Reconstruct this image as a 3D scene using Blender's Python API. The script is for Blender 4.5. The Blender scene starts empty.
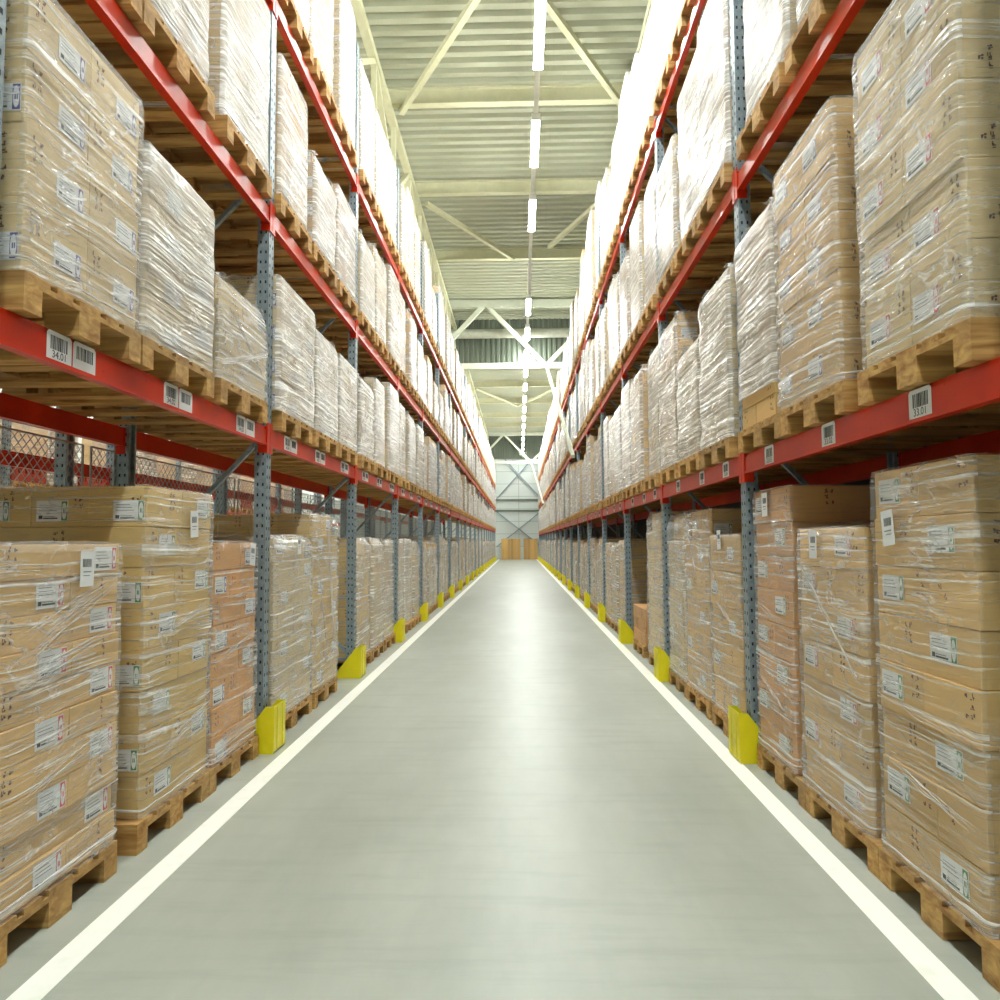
import bpy, bmesh, math, random
from mathutils import Vector, Matrix, noise
random.seed(7)
D = bpy.data; SC = bpy.context.scene; COL = SC.collection
PI = math.pi

# ------------------------------------------------------------------ materials
class NT:
    def __init__(s, name):
        s.m = D.materials.new(name); s.m.use_nodes = True
        s.t = s.m.node_tree; s.t.nodes.clear()
        s.out = s.n('ShaderNodeOutputMaterial')
    def n(s, typ, **kw):
        nd = s.t.nodes.new(typ)
        for k, v in kw.items(): setattr(nd, k, v)
        return nd
    def set(s, nd, **kw):
        for k, v in kw.items():
            k = k.replace('_', ' ')
            nd.inputs[k].default_value = v
        return nd
    def l(s, a, b): s.t.links.new(a, b)
    def math(s, op, a, b=None, clamp=False):
        nd = s.n('ShaderNodeMath', operation=op, use_clamp=clamp)
        for i, v in enumerate((a, b)):
            if v is None: continue
            if isinstance(v, (int, float)): nd.inputs[i].default_value = v
            else: s.l(v, nd.inputs[i])
        return nd.outputs[0]
    def ramp(s, src, p0, p1, c0=(0, 0, 0, 1), c1=(1, 1, 1, 1)):
        r = s.n('ShaderNodeValToRGB'); e = r.color_ramp.elements
        e[0].position = p0; e[1].position = p1; e[0].color = c0; e[1].color = c1
        s.l(src, r.inputs[0]); return r.outputs[0]
    def noise(s, vec, scale=5, detail=3, rough=.55, dist=0):
        nd = s.n('ShaderNodeTexNoise'); s.set(nd, Scale=scale, Detail=detail, Roughness=rough, Distortion=dist)
        if vec is not None: s.l(vec, nd.inputs['Vector'])
        return nd.outputs['Fac']
    def mapping(s, vec, loc=(0, 0, 0), rot=(0, 0, 0), scale=(1, 1, 1)):
        nd = s.n('ShaderNodeMapping'); nd.inputs['Location'].default_value = loc
        nd.inputs['Rotation'].default_value = rot; nd.inputs['Scale'].default_value = scale
        s.l(vec, nd.inputs['Vector']); return nd.outputs[0]
    def mix(s, f, a, b, blend='MIX'):
        nd = s.n('ShaderNodeMix', data_type='RGBA', blend_type=blend)
        for i, v in ((0, f), (6, a), (7, b)):
            if isinstance(v, (int, float, tuple)): nd.inputs[i].default_value = v
            else: s.l(v, nd.inputs[i])
        return nd.outputs[2]
    def bsdf(s, color=None, rough=.5, metal=0., bump=None, bstr=.3, bdist=.01, spec=.5):
        b = s.n('ShaderNodeBsdfPrincipled'); b.inputs['Metallic'].default_value = metal
        b.inputs['Specular IOR Level'].default_value = spec
        if isinstance(rough, (int, float)): b.inputs['Roughness'].default_value = rough
        else: s.l(rough, b.inputs['Roughness'])
        if color is not None:
            if isinstance(color, tuple): b.inputs['Base Color'].default_value = color
            else: s.l(color, b.inputs['Base Color'])
        if bump is not None:
            bp = s.n('ShaderNodeBump'); s.set(bp, Strength=bstr, Distance=bdist)
            s.l(bump, bp.inputs['Height']); s.l(bp.outputs[0], b.inputs['Normal'])
        return b
    def fin(s, sh):
        s.l(sh.outputs[0] if hasattr(sh, 'outputs') else sh, s.out.inputs[0]); return s.m
    def obj(s): return s.n('ShaderNodeTexCoord').outputs['Object']
    def geo(s): return s.n('ShaderNodeNewGeometry').outputs['Position']

def rgb(r, g, b):
    f = lambda c: ((c/255+.055)/1.055)**2.4 if c > 10 else c/255/12.92
    return (f(r), f(g), f(b), 1)

def plain(name, c, rough=.5, metal=0., var=.12, scale=6, spec=.5):
    t = NT(name); v = t.noise(t.geo(), scale, 4)
    dark = tuple(x*(1-var) for x in c[:3])+(1,); light = tuple(min(1, x*(1+var)) for x in c[:3])+(1,)
    return t.fin(t.bsdf(t.ramp(v, .3, .7, dark, light), rough, metal, spec=spec))

M = {}
def mk():
    # kraft board, tinted by each carton's own colour
    t = NT('kraft_board'); oi = t.n('ShaderNodeObjectInfo')
    v = t.noise(t.mapping(t.geo(), scale=(3, 3, 30)), 3, 4)
    c = t.mix(t.math('MULTIPLY', v, .25), oi.outputs['Color'], (.25, .16, .08, 1))
    r = t.math('MULTIPLY_ADD', oi.outputs['Random'], .16); t.t.nodes[-1].inputs[2].default_value = .90
    hs = t.n('ShaderNodeHueSaturation'); t.l(r, hs.inputs['Value']); t.l(c, hs.inputs['Color'])
    M['kraft'] = t.fin(t.bsdf(hs.outputs[0], .62, spec=.3))
    t = NT('kraft_board_far'); oi = t.n('ShaderNodeObjectInfo')
    v = t.noise(t.geo(), 2.3, 2)
    M['kraft_far'] = t.fin(t.bsdf(t.ramp(v, .3, .7, rgb(196, 165, 122), rgb(222, 198, 160)), .65, spec=.3))
    M['seam'] = plain('carton_gap', rgb(70, 50, 32), .8)
    M['print'] = plain('brown_print', rgb(92, 52, 34), .7)
    M['tape'] = plain('packing_tape', rgb(190, 158, 112), .25)
    M['label'] = plain('label_paper', rgb(236, 238, 240), .45, var=.03)
    M['ink'] = plain('grey_ink', rgb(120, 124, 132), .6)
    M['black'] = plain('barcode_ink', rgb(38, 44, 46), .6)
    M['lred'] = plain('label_red', rgb(205, 60, 60), .5)
    M['lgreen'] = plain('label_green', rgb(60, 130, 70), .5)
    M['lpurple'] = plain('label_purple', rgb(72, 56, 140), .5)
    # pallet wood
    t = NT('pallet_wood'); oi = t.n('ShaderNodeObjectInfo'); g = t.geo()
    v = t.noise(t.mapping(g, scale=(1.2, 8, 16)), 2., 4, .55, .6)
    w = t.noise(g, 1.7, 2)
    c = t.ramp(v, .3, .72, rgb(160, 112, 58), rgb(224, 182, 112))
    c = t.mix(t.math('MULTIPLY', t.ramp(w, .45, .7), .45), c, rgb(150, 128, 96))
    hs = t.n('ShaderNodeHueSaturation'); r = t.math('MULTIPLY_ADD', oi.outputs['Random'], .3); t.t.nodes[-1].inputs[2].default_value = .82
    t.l(r, hs.inputs['Value']); t.l(c, hs.inputs['Color'])
    M['wood'] = t.fin(t.bsdf(hs.outputs[0], .7, bump=v, bstr=.2, bdist=.004, spec=.3))
    M['board'] = plain('plywood_board', rgb(226, 196, 140), .6, scale=3)
    # painted and galvanised steel
    t = NT('red_paint'); g = t.geo(); v = t.noise(g, 3, 5)
    c = t.ramp(v, .3, .75, rgb(192, 34, 8), rgb(220, 56, 18))
    s = t.ramp(t.noise(g, 40, 3), .66, .7)
    M['red'] = t.fin(t.bsdf(t.mix(t.math('MULTIPLY', s, .4), c, rgb(120, 30, 20)), .3, spec=.35))
    t = NT('galvanised_steel'); v = t.noise(t.geo(), 25, 4, .7)
    M['steel'] = t.fin(t.bsdf(t.ramp(v, .3, .7, rgb(118, 134, 144), rgb(158, 172, 180)), .42, .35))
    M['hole'] = plain('dark_slot', rgb(22, 26, 30), .8)
    M['yellow'] = plain('yellow_paint', rgb(232, 218, 22), .4, var=.06)
    # concrete floor
    t = NT('polished_concrete'); g = t.geo()
    a = t.noise(t.mapping(g, scale=(1, .35, 1)), 1.1, 6, .62)
    b = t.noise(t.mapping(g, scale=(.6, 5, 1)), 1.6, 5, .65)
    c = t.ramp(a, .32, .7, rgb(156, 160, 149), rgb(184, 188, 177))
    c = t.mix(t.math('MULTIPLY', t.ramp(b, .5, .72), .35), c, rgb(142, 145, 134))
    br = t.n('ShaderNodeTexBrick'); t.l(t.mapping(g, loc=(150, 0, 0)), br.inputs['Vector'])
    t.set(br, Scale=1.0, Mortar_Size=.006, Brick_Width=400., Row_Height=13.3); br.offset = 0
    br.inputs['Color1'].default_value = (0, 0, 0, 1); br.inputs['Color2'].default_value = (0, 0, 0, 1); br.inputs['Mortar'].default_value = (1, 1, 1, 1)
    c = t.mix(t.math('MULTIPLY', br.outputs['Color'], .35), c, rgb(120, 120, 108))
    ro = t.math('MULTIPLY_ADD', a, .3); t.t.nodes[-1].inputs[2].default_value = .25
    M['floor'] = t.fin(t.bsdf(c, ro, bump=b, bstr=.06, bdist=.01, spec=.55))
    t = NT('line_paint'); v = t.noise(t.geo(), 9, 5)
    M['line'] = t.fin(t.bsdf(t.ramp(v, .15, .45, rgb(240, 240, 226), rgb(254, 254, 246)), .45))
    M['deck'] = plain('roof_deck_steel', rgb(172, 174, 150), .5, var=.05, scale=.8)
    M['truss'] = plain('truss_paint', rgb(204, 208, 188), .45, var=.04)
    M['girder'] = plain('girder_paint', rgb(204, 202, 168), .5, var=.06)
    M['curtain'] = plain('grey_cladding', rgb(106, 114, 100), .5, var=.05, scale=1)
    t = NT('insulated_panel'); g = t.geo()
    w = t.n('ShaderNodeTexBrick'); t.l(t.mapping(g, rot=(PI/2, 0, 0)), w.inputs['Vector'])
    t.set(w, Scale=1., Mortar_Size=.02, Brick_Width=60., Row_Height=1.05); w.offset = 0
    w.inputs['Color1'].default_value = rgb(214, 218, 212); w.inputs['Color2'].default_value = rgb(205, 211, 206); w.inputs['Mortar'].default_value = rgb(160, 166, 160)
    M['panel'] = t.fin(t.bsdf(w.outputs[0], .45))
    M['wall'] = plain('shade_dark_wall', rgb(84, 80, 72), .7, scale=.7)  # dark tone stands in for the shade behind the right rack
    M['housing'] = plain('lamp_housing', rgb(226, 228, 220), .4, var=.03)
    M['wire'] = plain('zinc_wire', rgb(150, 152, 150), .4, .5)
    M['crate'] = plain('red_plastic', rgb(160, 58, 36), .45)
    M['pipe'] = plain('duct_metal', rgb(190, 192, 176), .4, .2)
    t = NT('lamp_glow'); e = t.n('ShaderNodeEmission'); e.inputs['Color'].default_value = (.95, 1., .965, 1); e.inputs['Strength'].default_value = LAMP
    M['glow'] = t.fin(e)
    # stretch film: the sheet's own thickness and streaks come from the object's colour (r cover, g streaks)
    def film(name, fixed=None, k=(1., 1.)):
        t = NT(name); uv = t.n('ShaderNodeUVMap').outputs[0]; oi = t.n('ShaderNodeObjectInfo')
        sep = t.n('ShaderNodeSeparateColor'); t.l(oi.outputs['Color'], sep.inputs[0])
        off = t.n('ShaderNodeVectorMath', operation='ADD'); t.l(uv, off.inputs[0])
        cmb = t.n('ShaderNodeCombineXYZ'); t.l(t.math('MULTIPLY', oi.outputs['Random'], 37.), cmb.inputs[0]); t.l(t.math('MULTIPLY', oi.outputs['Random'], 91.), cmb.inputs[1])
        t.l(cmb.outputs[0], off.inputs[1]); p = off.outputs[0]
        # slow wander bends the streaks so that they fan and cross
        wn = t.n('ShaderNodeTexNoise'); t.set(wn, Scale=1.6, Detail=1.); t.l(p, wn.inputs['Vector'])
        ws = t.n('ShaderNodeVectorMath', operation='SCALE'); t.l(wn.outputs['Color'], ws.inputs[0]); ws.inputs['Scale'].default_value = .07
        ad = t.n('ShaderNodeVectorMath', operation='ADD'); t.l(p, ad.inputs[0]); t.l(ws.outputs[0], ad.inputs[1]); q = ad.outputs[0]
        nA = t.noise(t.mapping(q, rot=(0, 0, -.16), scale=(.55, 34, 1)), 1, 3, .55)
        nB = t.noise(t.mapping(q, rot=(0, 0, .10), scale=(.8, 62, 1)), 1, 3, .6)
        nC = t.noise(t.mapping(q, rot=(0, 0, -.42), scale=(3, 8, 1)), 1, 3, .6, .5)
        nD = t.noise(t.mapping(q, rot=(0, 0, -.30), scale=(1.0, 40, 1)), 1, 2, .5)
        A = t.ramp(nA, .56, .68); B = t.ramp(nB, .58, .70); Dd = t.ramp(nD, .60, .70)
        Cr = t.ramp(t.math('ABSOLUTE', t.math('SUBTRACT', nC, .5)), 0., .03, (1, 1, 1, 1), (0, 0, 0, 1))
        patch = t.ramp(t.noise(p, 2.4, 3), .38, .62)
        s = t.math('ADD', t.math('MULTIPLY', A, .8), t.math('MULTIPLY', B, .6))
        s = t.math('ADD', s, t.math('MULTIPLY', t.math('MULTIPLY', Dd, patch), .8))
        s = t.math('ADD', s, t.math('MULTIPLY', t.math('MULTIPLY', Cr, patch), .45))
        s = t.math('ADD', s, t.math('MULTIPLY', patch, .10))
        if fixed: gs, bs = fixed
        else: bs, gs = t.math('MULTIPLY', sep.outputs[0], k[0]), t.math('MULTIPLY', sep.outputs[1], k[1])
        lw = t.n('ShaderNodeLayerWeight'); lw.inputs[0].default_value = .35
        f = t.math('ADD', t.math('MULTIPLY', s, gs), bs)
        f = t.math('ADD', f, t.math('MULTIPLY', t.math('POWER', lw.outputs['Facing'], 3.), t.math('MULTIPLY', bs, .9)))
        f = t.math('MINIMUM', f, .96)
        hgt = t.math('ADD', t.math('ADD', t.math('MULTIPLY', nA, .55), t.math('MULTIPLY', nD, .4)), t.math('ADD', t.math('MULTIPLY', nB, .3), t.math('MULTIPLY', nC, 1.5)))
        b = t.bsdf((.95, .95, .945, 1), .2, bump=hgt, bstr=.75, bdist=.028, spec=.7)
        tr = t.n('ShaderNodeBsdfTransparent'); tr.inputs[0].default_value = (.985, .985, .98, 1)
        mx = t.n('ShaderNodeMixShader'); t.l(f, mx.inputs[0]); t.l(tr.outputs[0], mx.inputs[1]); t.l(b.outputs[0], mx.inputs[2])
        return t.fin(mx)
    M['film'] = film('stretch_film', None, (1.08, 1.25)); M['film_side'] = film('stretch_film_shaded_side', None, (.5, .66)); M['film_far'] = film('stretch_film_far', (.9, .36)); M['film_far_side'] = film('stretch_film_far_shaded_side', (.35, .12))  # side copies are less white, with the near faces' shade put in
    M['film_far_thin'] = film('stretch_film_far_thin', (.7, .24))
    t = NT('gathered_film'); uv = t.n('ShaderNodeUVMap').outputs[0]
    n1 = t.noise(t.mapping(uv, scale=(3, 120, 1)), 1, 3); n2 = t.noise(t.mapping(uv, scale=(14, 40, 1)), 1, 3)
    f = t.math('MINIMUM', t.math('ADD', t.math('MULTIPLY', t.ramp(n1, .40, .62), .62), .16), .9)
    b = t.bsdf((.97, .97, .96, 1), .22, bump=t.math('ADD', n1, n2), bstr=.5, bdist=.01)
    tr = t.n('ShaderNodeBsdfTransparent'); mx = t.n('ShaderNodeMixShader')
    t.l(f, mx.inputs[0]); t.l(tr.outputs[0], mx.inputs[1]); t.l(b.outputs[0], mx.inputs[2])
    M['rope'] = t.fin(mx)

LAMP = 236.0
mk()

# ------------------------------------------------------------------ mesh helpers
class MB:
    def __init__(s): s.v = []; s.f = []; s.m = []; s.uv = []
    def face(s, idx, m=0, uv=None):
        s.f.append(idx); s.m.append(m); s.uv.append(uv)
    def box(s, x0, x1, y0, y1, z0, z1, m=0):
        if x0 > x1: x0, x1 = x1, x0
        if y0 > y1: y0, y1 = y1, y0
        b = len(s.v)
        s.v += [(x0, y0, z0), (x1, y0, z0), (x1, y1, z0), (x0, y1, z0), (x0, y0, z1), (x1, y0, z1), (x1, y1, z1), (x0, y1, z1)]
        for q in ((0, 3, 2, 1), (4, 5, 6, 7), (0, 1, 5, 4), (1, 2, 6, 5), (2, 3, 7, 6), (3, 0, 4, 7)): s.face([b+i for i in q], m)
    def bar(s, p, q, w, h=None, m=0, up=(0, 0, 1)):
        h = h or w; p = Vector(p); q = Vector(q); d = (q-p).normalized(); u = Vector(up)
        if abs(d.dot(u)) > .98: u = Vector((1, 0, 0))
        r = d.cross(u).normalized(); u = r.cross(d)
        b = len(s.v)
        for c in (p, q):
            for i, j in ((-1, -1), (1, -1), (1, 1), (-1, 1)): s.v.append(tuple(c+r*(i*w/2)+u*(j*h/2)))
        for f in ((0, 1, 2, 3), (7, 6, 5, 4), (0, 4, 5, 1), (1, 5, 6, 2), (2, 6, 7, 3), (3, 7, 4, 0)): s.face([b+i for i in f], m)
    def prism(s, pts, axis, a, c, m=0):
        # polygon of 2D points extruded along axis between a and c
        b = len(s.v); n = len(pts)
        for k in (a, c):
            for (u, w) in pts:
                s.v.append({'x': (k, u, w), 'y': (u, k, w), 'z': (u, w, k)}[axis])
        s.face([b+i for i in range(n)], m); s.face([b+n+i for i in reversed(range(n))], m)
        for i in range(n): s.face([b+i, b+n+i, b+n+(i+1) % n, b+(i+1) % n], m)
    def tube(s, pts, r, n=8, m=0):
        rings = []
        for i, p in enumerate(pts):
            p = Vector(p); d = Vector(pts[min(i+1, len(pts)-1)])-Vector(pts[max(i-1, 0)]); d.normalize()
            a = Vector((0, 0, 1)) if abs(d.z) < .9 else Vector((1, 0, 0))
            u = d.cross(a).normalized(); w = d.cross(u)
            rr = r[i] if isinstance(r, (list, tuple)) else r
            rings.append([len(s.v)+k for k in range(n)])
            for k in range(n):
                t = 2*PI*k/n; s.v.append(tuple(p+u*math.cos(t)*rr+w*math.sin(t)*rr))
        for i in range(len(rings)-1):
            for k in range(n):
                s.face([rings[i][k], rings[i][(k+1) % n], rings[i+1][(k+1) % n], rings[i+1][k]], m,
                       [(i*.05, k*.01), (i*.05, k*.01+.01), (i*.05+.05, k*.01+.01), (i*.05+.05, k*.01)])
    def mesh(s, name, mats, smooth=False, fix=True):
        me = D.meshes.new(name); me.from_pydata(s.v, [], s.f)
        for mm in mats: me.materials.append(M[mm])
        for p, i in zip(me.polygons, s.m):
            p.material_index = i; p.use_smooth = smooth
        if any(u for u in s.uv):
            L = me.uv_layers.new(name='UVMap').data
            for p, u in zip(me.polygons, s.uv):
                if u:
                    for li, c in zip(p.loop_indices, u): L[li].uv = c
        if fix:
            bm = bmesh.new(); bm.from_mesh(me); bmesh.ops.recalc_face_normals(bm, faces=bm.faces); bm.to_mesh(me); bm.free()
        me.update(); return me

def link(name, data, parent=None, loc=(0, 0, 0), rz=0., color=None):
    o = D.objects.new(name, data); COL.objects.link(o); o.location = loc
    if rz: o.rotation_euler = (0, 0, rz)
    if parent is not None: o.parent = parent
    if color: o.color = color
    return o
def tag(o, label, cat, group=None):
    o['label'] = label; o['category'] = cat
    if group: o['group'] = group
    return o
def thing(name, label, cat, loc=(0, 0, 0), group=None):
    return tag(link(name, None, None, loc), label, cat, group)
def structure(name, mb, mats, label=None, cat=None, smooth=False):
    o = link(name, mb.mesh(name, mats, smooth)); o['kind'] = 'structure'
    if label: o['label'] = label
    if cat: o['category'] = cat
    return o
ORD = 'first second third fourth fifth sixth seventh eighth ninth tenth eleventh twelfth thirteenth fourteenth fifteenth sixteenth seventeenth eighteenth nineteenth twentieth'.split()

# ------------------------------------------------------------------ layout (metres; camera at the origin, aisle runs along +Y)
XL, XR = -1.834, 1.556           # front faces of the uprights
POST = {-1: 2.37, 1: 2.18}       # first upright centre of each rack
PITCH = 2.8; NB = 19; DEPTH = 1.1
BEAM = {-1: (2.345, 4.0, 5.70), 1: (2.09, 4.09, 6.16)}   # beam tops
BH = .135
NAME = {-1: 'left rack', 1: 'right rack'}
LEV = ['on the floor', 'on the first beam', 'on the second beam', 'on the third beam']
YB = 60.0; HZ = 10.1; XW0, XW1 = -13.0, 3.25; YF = -12.0

# ------------------------------------------------------------------ room shell
b = MB(); b.box(XW0-.3, XW1+.3, YF-.3, YB+.3, -.2, 0); structure('floor', b, ['floor'], 'grey polished concrete warehouse floor')
b = MB(); b.box(XW0-.3, XW1+.3, YB, YB+.3, 0, HZ+.3); structure('wall_back', b, ['panel'], 'pale panel wall at the end of the aisle')
b = MB(); b.box(XW0-.3, XW0, YF, YB, 0, HZ+.3); structure('wall_left', b, ['panel'])
b = MB(); b.box(XW1, XW1+.3, YF, YB, 0, HZ+.3); structure('wall_right_blocker', b, ['wall'])  # added close behind the right rack to block light and keep it dark
b = MB(); b.box(XW0-.3, XW1+.3, YF-.3, YF, 0, HZ+.3); structure('wall_front', b, ['panel'])
# trapezoidal roof deck, ribs across the aisle
b = MB(); p = .28; y = YF; pts = []
while y < YB:
    pts += [(y, HZ), (y+p*.45, HZ), (y+p*.55, HZ+.09), (y+p*.9, HZ+.09)]; y += p
pts.append((YB, HZ))
for (y0, z0), (y1, z1) in zip(pts, pts[1:]):
    i = len(b.v); b.v += [(XW0, y0, z0), (XW1, y0, z0), (XW1, y1, z1), (XW0, y1, z1)]; b.face([i, i+3, i+2, i+1])
b.box(XW0, XW1, YF, YB, HZ+.2, HZ+.3)
structure('ceiling', b, ['deck'], 'olive grey corrugated steel roof deck')
# floor lines
for k, (x0, x1, s) in enumerate(((-1.70, -1.585, 'left'), (1.375, 1.487, 'right'))):
    b = MB(); b.box(x0, x1, YF+.5, 58.6, 0, .0015)
    structure('trim_%d' % (k+1), b, ['line'], 'white painted line on the floor along the %s rack' % s, 'floor line')
# purlins across, wind bracing
n = 3
for y in (9.3, 13.1, 16.6, 20.6, 33.0, 38.0, 42.6, 47.5, 51.5):
    b = MB(); zz = HZ-.16
    b.box(XW0, XW1, y-.08, y+.08, zz-.16, zz-.13); b.box(XW0, XW1, y-.012, y+.012, zz-.13, zz+.13); b.box(XW0, XW1, y-.08, y+.08, zz+.13, zz+.158)
    structure('trim_%d' % n, b, ['girder'], 'steel roof purlin crossing above the aisle', 'purlin'); n += 1
for (p0, p1) in (((-2.2, 16.9, 9.72), (-.1, 20.4, 9.72)), ((2.05, 16.9, 9.72), (.9, 19.6, 9.72)), ((-2.2, 13.2, 9.72), (-.1, 9.5, 9.72)), ((2.05, 13.2, 9.72), (-.1, 9.5, 9.72)),
                 ((-2.3, 38.2, 9.72), (0., 43.2, 9.72)), ((2.1, 38.2, 9.72), (0., 43.2, 9.72))):
    b = MB(); b.bar(p0, p1, .1, .1); structure('trim_%d' % n, b, ['girder'], 'diagonal roof brace under the steel deck', 'brace'); n += 1
# longitudinal lattice girders each side of the aisle
for X, s in ((-2.42, 'left'), (2.12, 'right')):
    b = MB(); zt, zb = 9.72, 8.35
    b.box(X-.07, X+.07, YF, YB, zt-.07, zt+.07); b.box(X-.06, X+.06, YF, YB, zb-.06, zb+.06)
    y = 2.2; k = 0
    while y < 58:
        b.bar((X, y, zb), (X, y, zt), .09); b.bar((X, y, zt if k % 2 else zb), (X, y+1.9, zb if k % 2 else zt), .09); y += 1.9; k += 1
    structure('trim_%d' % n, b, ['girder'], 'lattice girder under the roof above the %s rack' % s, 'girder'); n += 1
# main trusses and smoke curtains
for Y in (25.0, 56.0):
    b = MB(); zt, zb = 9.93, 7.68
    b.box(XW0, XW1, Y-.11, Y+.11, zt-.13, zt+.13); b.box(XW0, XW1, Y-.1, Y+.1, zb-.11, zb+.11)
    x = -1.15
    for x0, x1, up in ((-3.3, -1.15, 1), (-1.15, 1.0, 0), (1.0, 3.15, 1), (-5.45, -3.3, 0), (-7.6, -5.45, 1), (-9.75, -7.6, 0), (-11.9, -9.75, 1)):
        b.bar((x0, Y, zb if up else zt), (x1, Y, zt if up else zb), .15, .15)
    b.bar((2.05, Y, zb), (2.05, Y, zt), .11)
    structure('trim_%d' % n, b, ['truss'], 'white steel roof truss crossing the aisle' + (', nearer one' if Y < 30 else ' near the end wall'), 'truss'); n += 1
    b = MB(); b.bar((1.0, Y-.1, zb), (1.44, 18.8 if Y < 30 else 42.0, 3.72), .09, .09)
    structure('trim_%d' % n, b, ['truss'], 'white steel strut slanting down from the %s truss to the right rack' % ('nearer' if Y < 30 else 'far'), 'strut'); n += 1
    # corrugated curtain hanging behind the truss
    b = MB(); yc = Y+2.2 if Y < 30 else Y+1.2; x = XW0; z0, z1 = 8.1, HZ-.02; pr = []
    while x < XW1-.2:
        pr += [(x, yc), (x+.09, yc), (x+.11, yc+.05), (x+.18, yc+.05)]; x += .2
    for (xa, ya), (xb, yb) in zip(pr, pr[1:]):
        i = len(b.v); b.v += [(xa, ya, z0), (xb, yb, z0), (xb, yb, z1), (xa, ya, z1)]; b.face([i, i+1, i+2, i+3])
    structure('wall_curtain' if Y < 30 else 'wall_curtain_far', b, ['curtain'], 'corrugated grey bulkhead hanging behind the %s roof truss' % ('nearer' if Y < 30 else 'far'), 'bulkhead')
b = MB(); b.tube([(XW0+.2, 26.3, 9.25), (XW1-.2, 26.3, 9.25)], .17, 14)
tag(link('air_duct', b.mesh('air_duct', ['pipe'], True)), 'round metal air duct crossing behind the nearer roof truss', 'duct')
# end wall bracing
b = MB(); yw = YB-.06
for z in (4.05, 4.95):
    b.box(-3.2, XW1-.1, yw-.06, yw+.04, z-.07, z+.07)
structure('trim_%d' % n, b, ['curtain'], 'horizontal steel rails on the end wall', 'rail'); n += 1
for (xa, za, xb, zb_) in ((-1.9, 4.0, 1.9, 1.0), (1.9, 4.0, -1.9, 1.0), (-1.9, 5.0, 1.9, 9.2), (1.9, 5.0, -1.9, 9.2)):
    b = MB(); b.bar((xa, yw-.12, za), (xb, yw-.12-.06*(xa > 0), zb_), .09)
    structure('trim_%d' % n, b, ['steel'], 'diagonal steel wall brace on the end wall, %s' % ('lower cross' if za < 4.5 else 'upper cross'), 'brace'); n += 1

# ------------------------------------------------------------------ lighting track and lamps
LZ = 8.6; LX = .335
b = MB(); b.box(LX-.04, LX+.04, YF+1, 58.5, LZ+.085, LZ+.15)
for y in range(-10, 58, 4): b.box(LX-.005, LX+.005, y-.005, y+.005, LZ+.15, HZ-.001)
tag(link('lighting_rail', b.mesh('lighting_rail', ['housing'])), 'long white lighting rail hung from the roof along the aisle', 'rail')
body = MB(); body.prism([(-.05, .034), (.05, .034), (.035, .084), (-.035, .084)], 'y', -.75, .75)
body.box(-.075, .075, -.77, -.751, -.035, .084); body.box(-.075, .075, .751, .77, -.035, .084)
bodym = body.mesh('housing', ['housing'])
gl = MB(); gl.prism([(-.066, .0), (-.056, -.028), (0, -.04), (.056, -.028), (.066, 0), (.05, .033), (-.05, .033)], 'y', -.75, .75); glm = gl.mesh('diffuser', ['glow'])
def lamp(x, y, z, label, group):
    t = thing('pendant_light', label, 'lamp', (x, y, z), group)
    link('housing', bodym, t); link('diffuser', glm, t)
ys = [15.21-2.81*i for i in range(9)][::-1] + [21.3+2.81*i for i in range(14)]
for i, y in enumerate(reversed(ys)):
    lamp(LX, y, LZ, 'hanging strip light over the main aisle, number %s from the end wall' % (str(i+1) if i > 19 else ORD[i]), 'strip lights over the main aisle')
for j, X in enumerate((-6.3, -10.6)):  # second, outer row is unseen, added to brighten the wall beyond
    for i in range(12):
        lamp(X, 3+4.2*i, LZ, 'strip light over the %s aisle beyond the left rack, %s one along' % (('next', 'unseen outermost')[j], ORD[i]), 'strip lights over the aisles beyond the left rack')

# ------------------------------------------------------------------ racks
def upright_mesh(h, s):
    b = MB(); w = .05
    b.prism([(0, -w), (s*.085, -w), (s*.085, -w*.55), (s*.06, -w*.55), (s*.06, w*.55), (s*.085, w*.55), (s*.085, w), (0, w)], 'z', .008, h)
    b.box(s*.001, s*.12, -.052, .052, 0, .008)
    z = .1
    while z < h-.05:
        for yy in (-.026, .026):
            b.box(-s*.0008, s*.004, yy-.007, yy+.007, z-.011, z+.011, 1)
        for xx in (.022, .06):
            b.box(s*(xx-.006), s*(xx+.006), -w-.0008, -w+.004, z-.011+.02, z+.011+.02, 1)
        z += .075
    return b.mesh('upright', ['steel', 'hole'])
def beam_mesh(s, L=PITCH):
    b = MB(); h = BH; t = .045   # local: x=0 front, inward s*x; y 0..L; z=0 top
    b.prism([(0, -h), (s*t, -h), (s*t, 0), (s*.012, 0), (s*.012, -.018), (0, -.022)], 'y', .052, L-.052)
    b.box(-s*.006, 0, .052, L-.052, -h-.002, -h+.014)
    for y0, y1 in ((.004, .056), (L-.056, L-.004)):
        b.box(-s*.009, -s*.002, y0, y1, -h-.06, .03); b.box(-s*.002, s*.06, y0+(.047 if y0 < 1 else 0), y1-(0 if y0 < 1 else .047), -h-.06, -.001)
    return b.mesh('beam', ['red'])
def text_mesh(txt, size):
    c = D.curves.new('t', 'FONT'); c.body = txt; c.size = size; c.align_x = 'CENTER'; c.extrude = .0002
    o = D.objects.new('t', c); COL.objects.link(o); bpy.context.view_layer.update()
    me = D.meshes.new_from_object(o.evaluated_get(bpy.context.evaluated_depsgraph_get())); D.objects.remove(o)
    return [tuple(v.co) for v in me.vertices], [list(p.vertices) for p in me.polygons]
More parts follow.
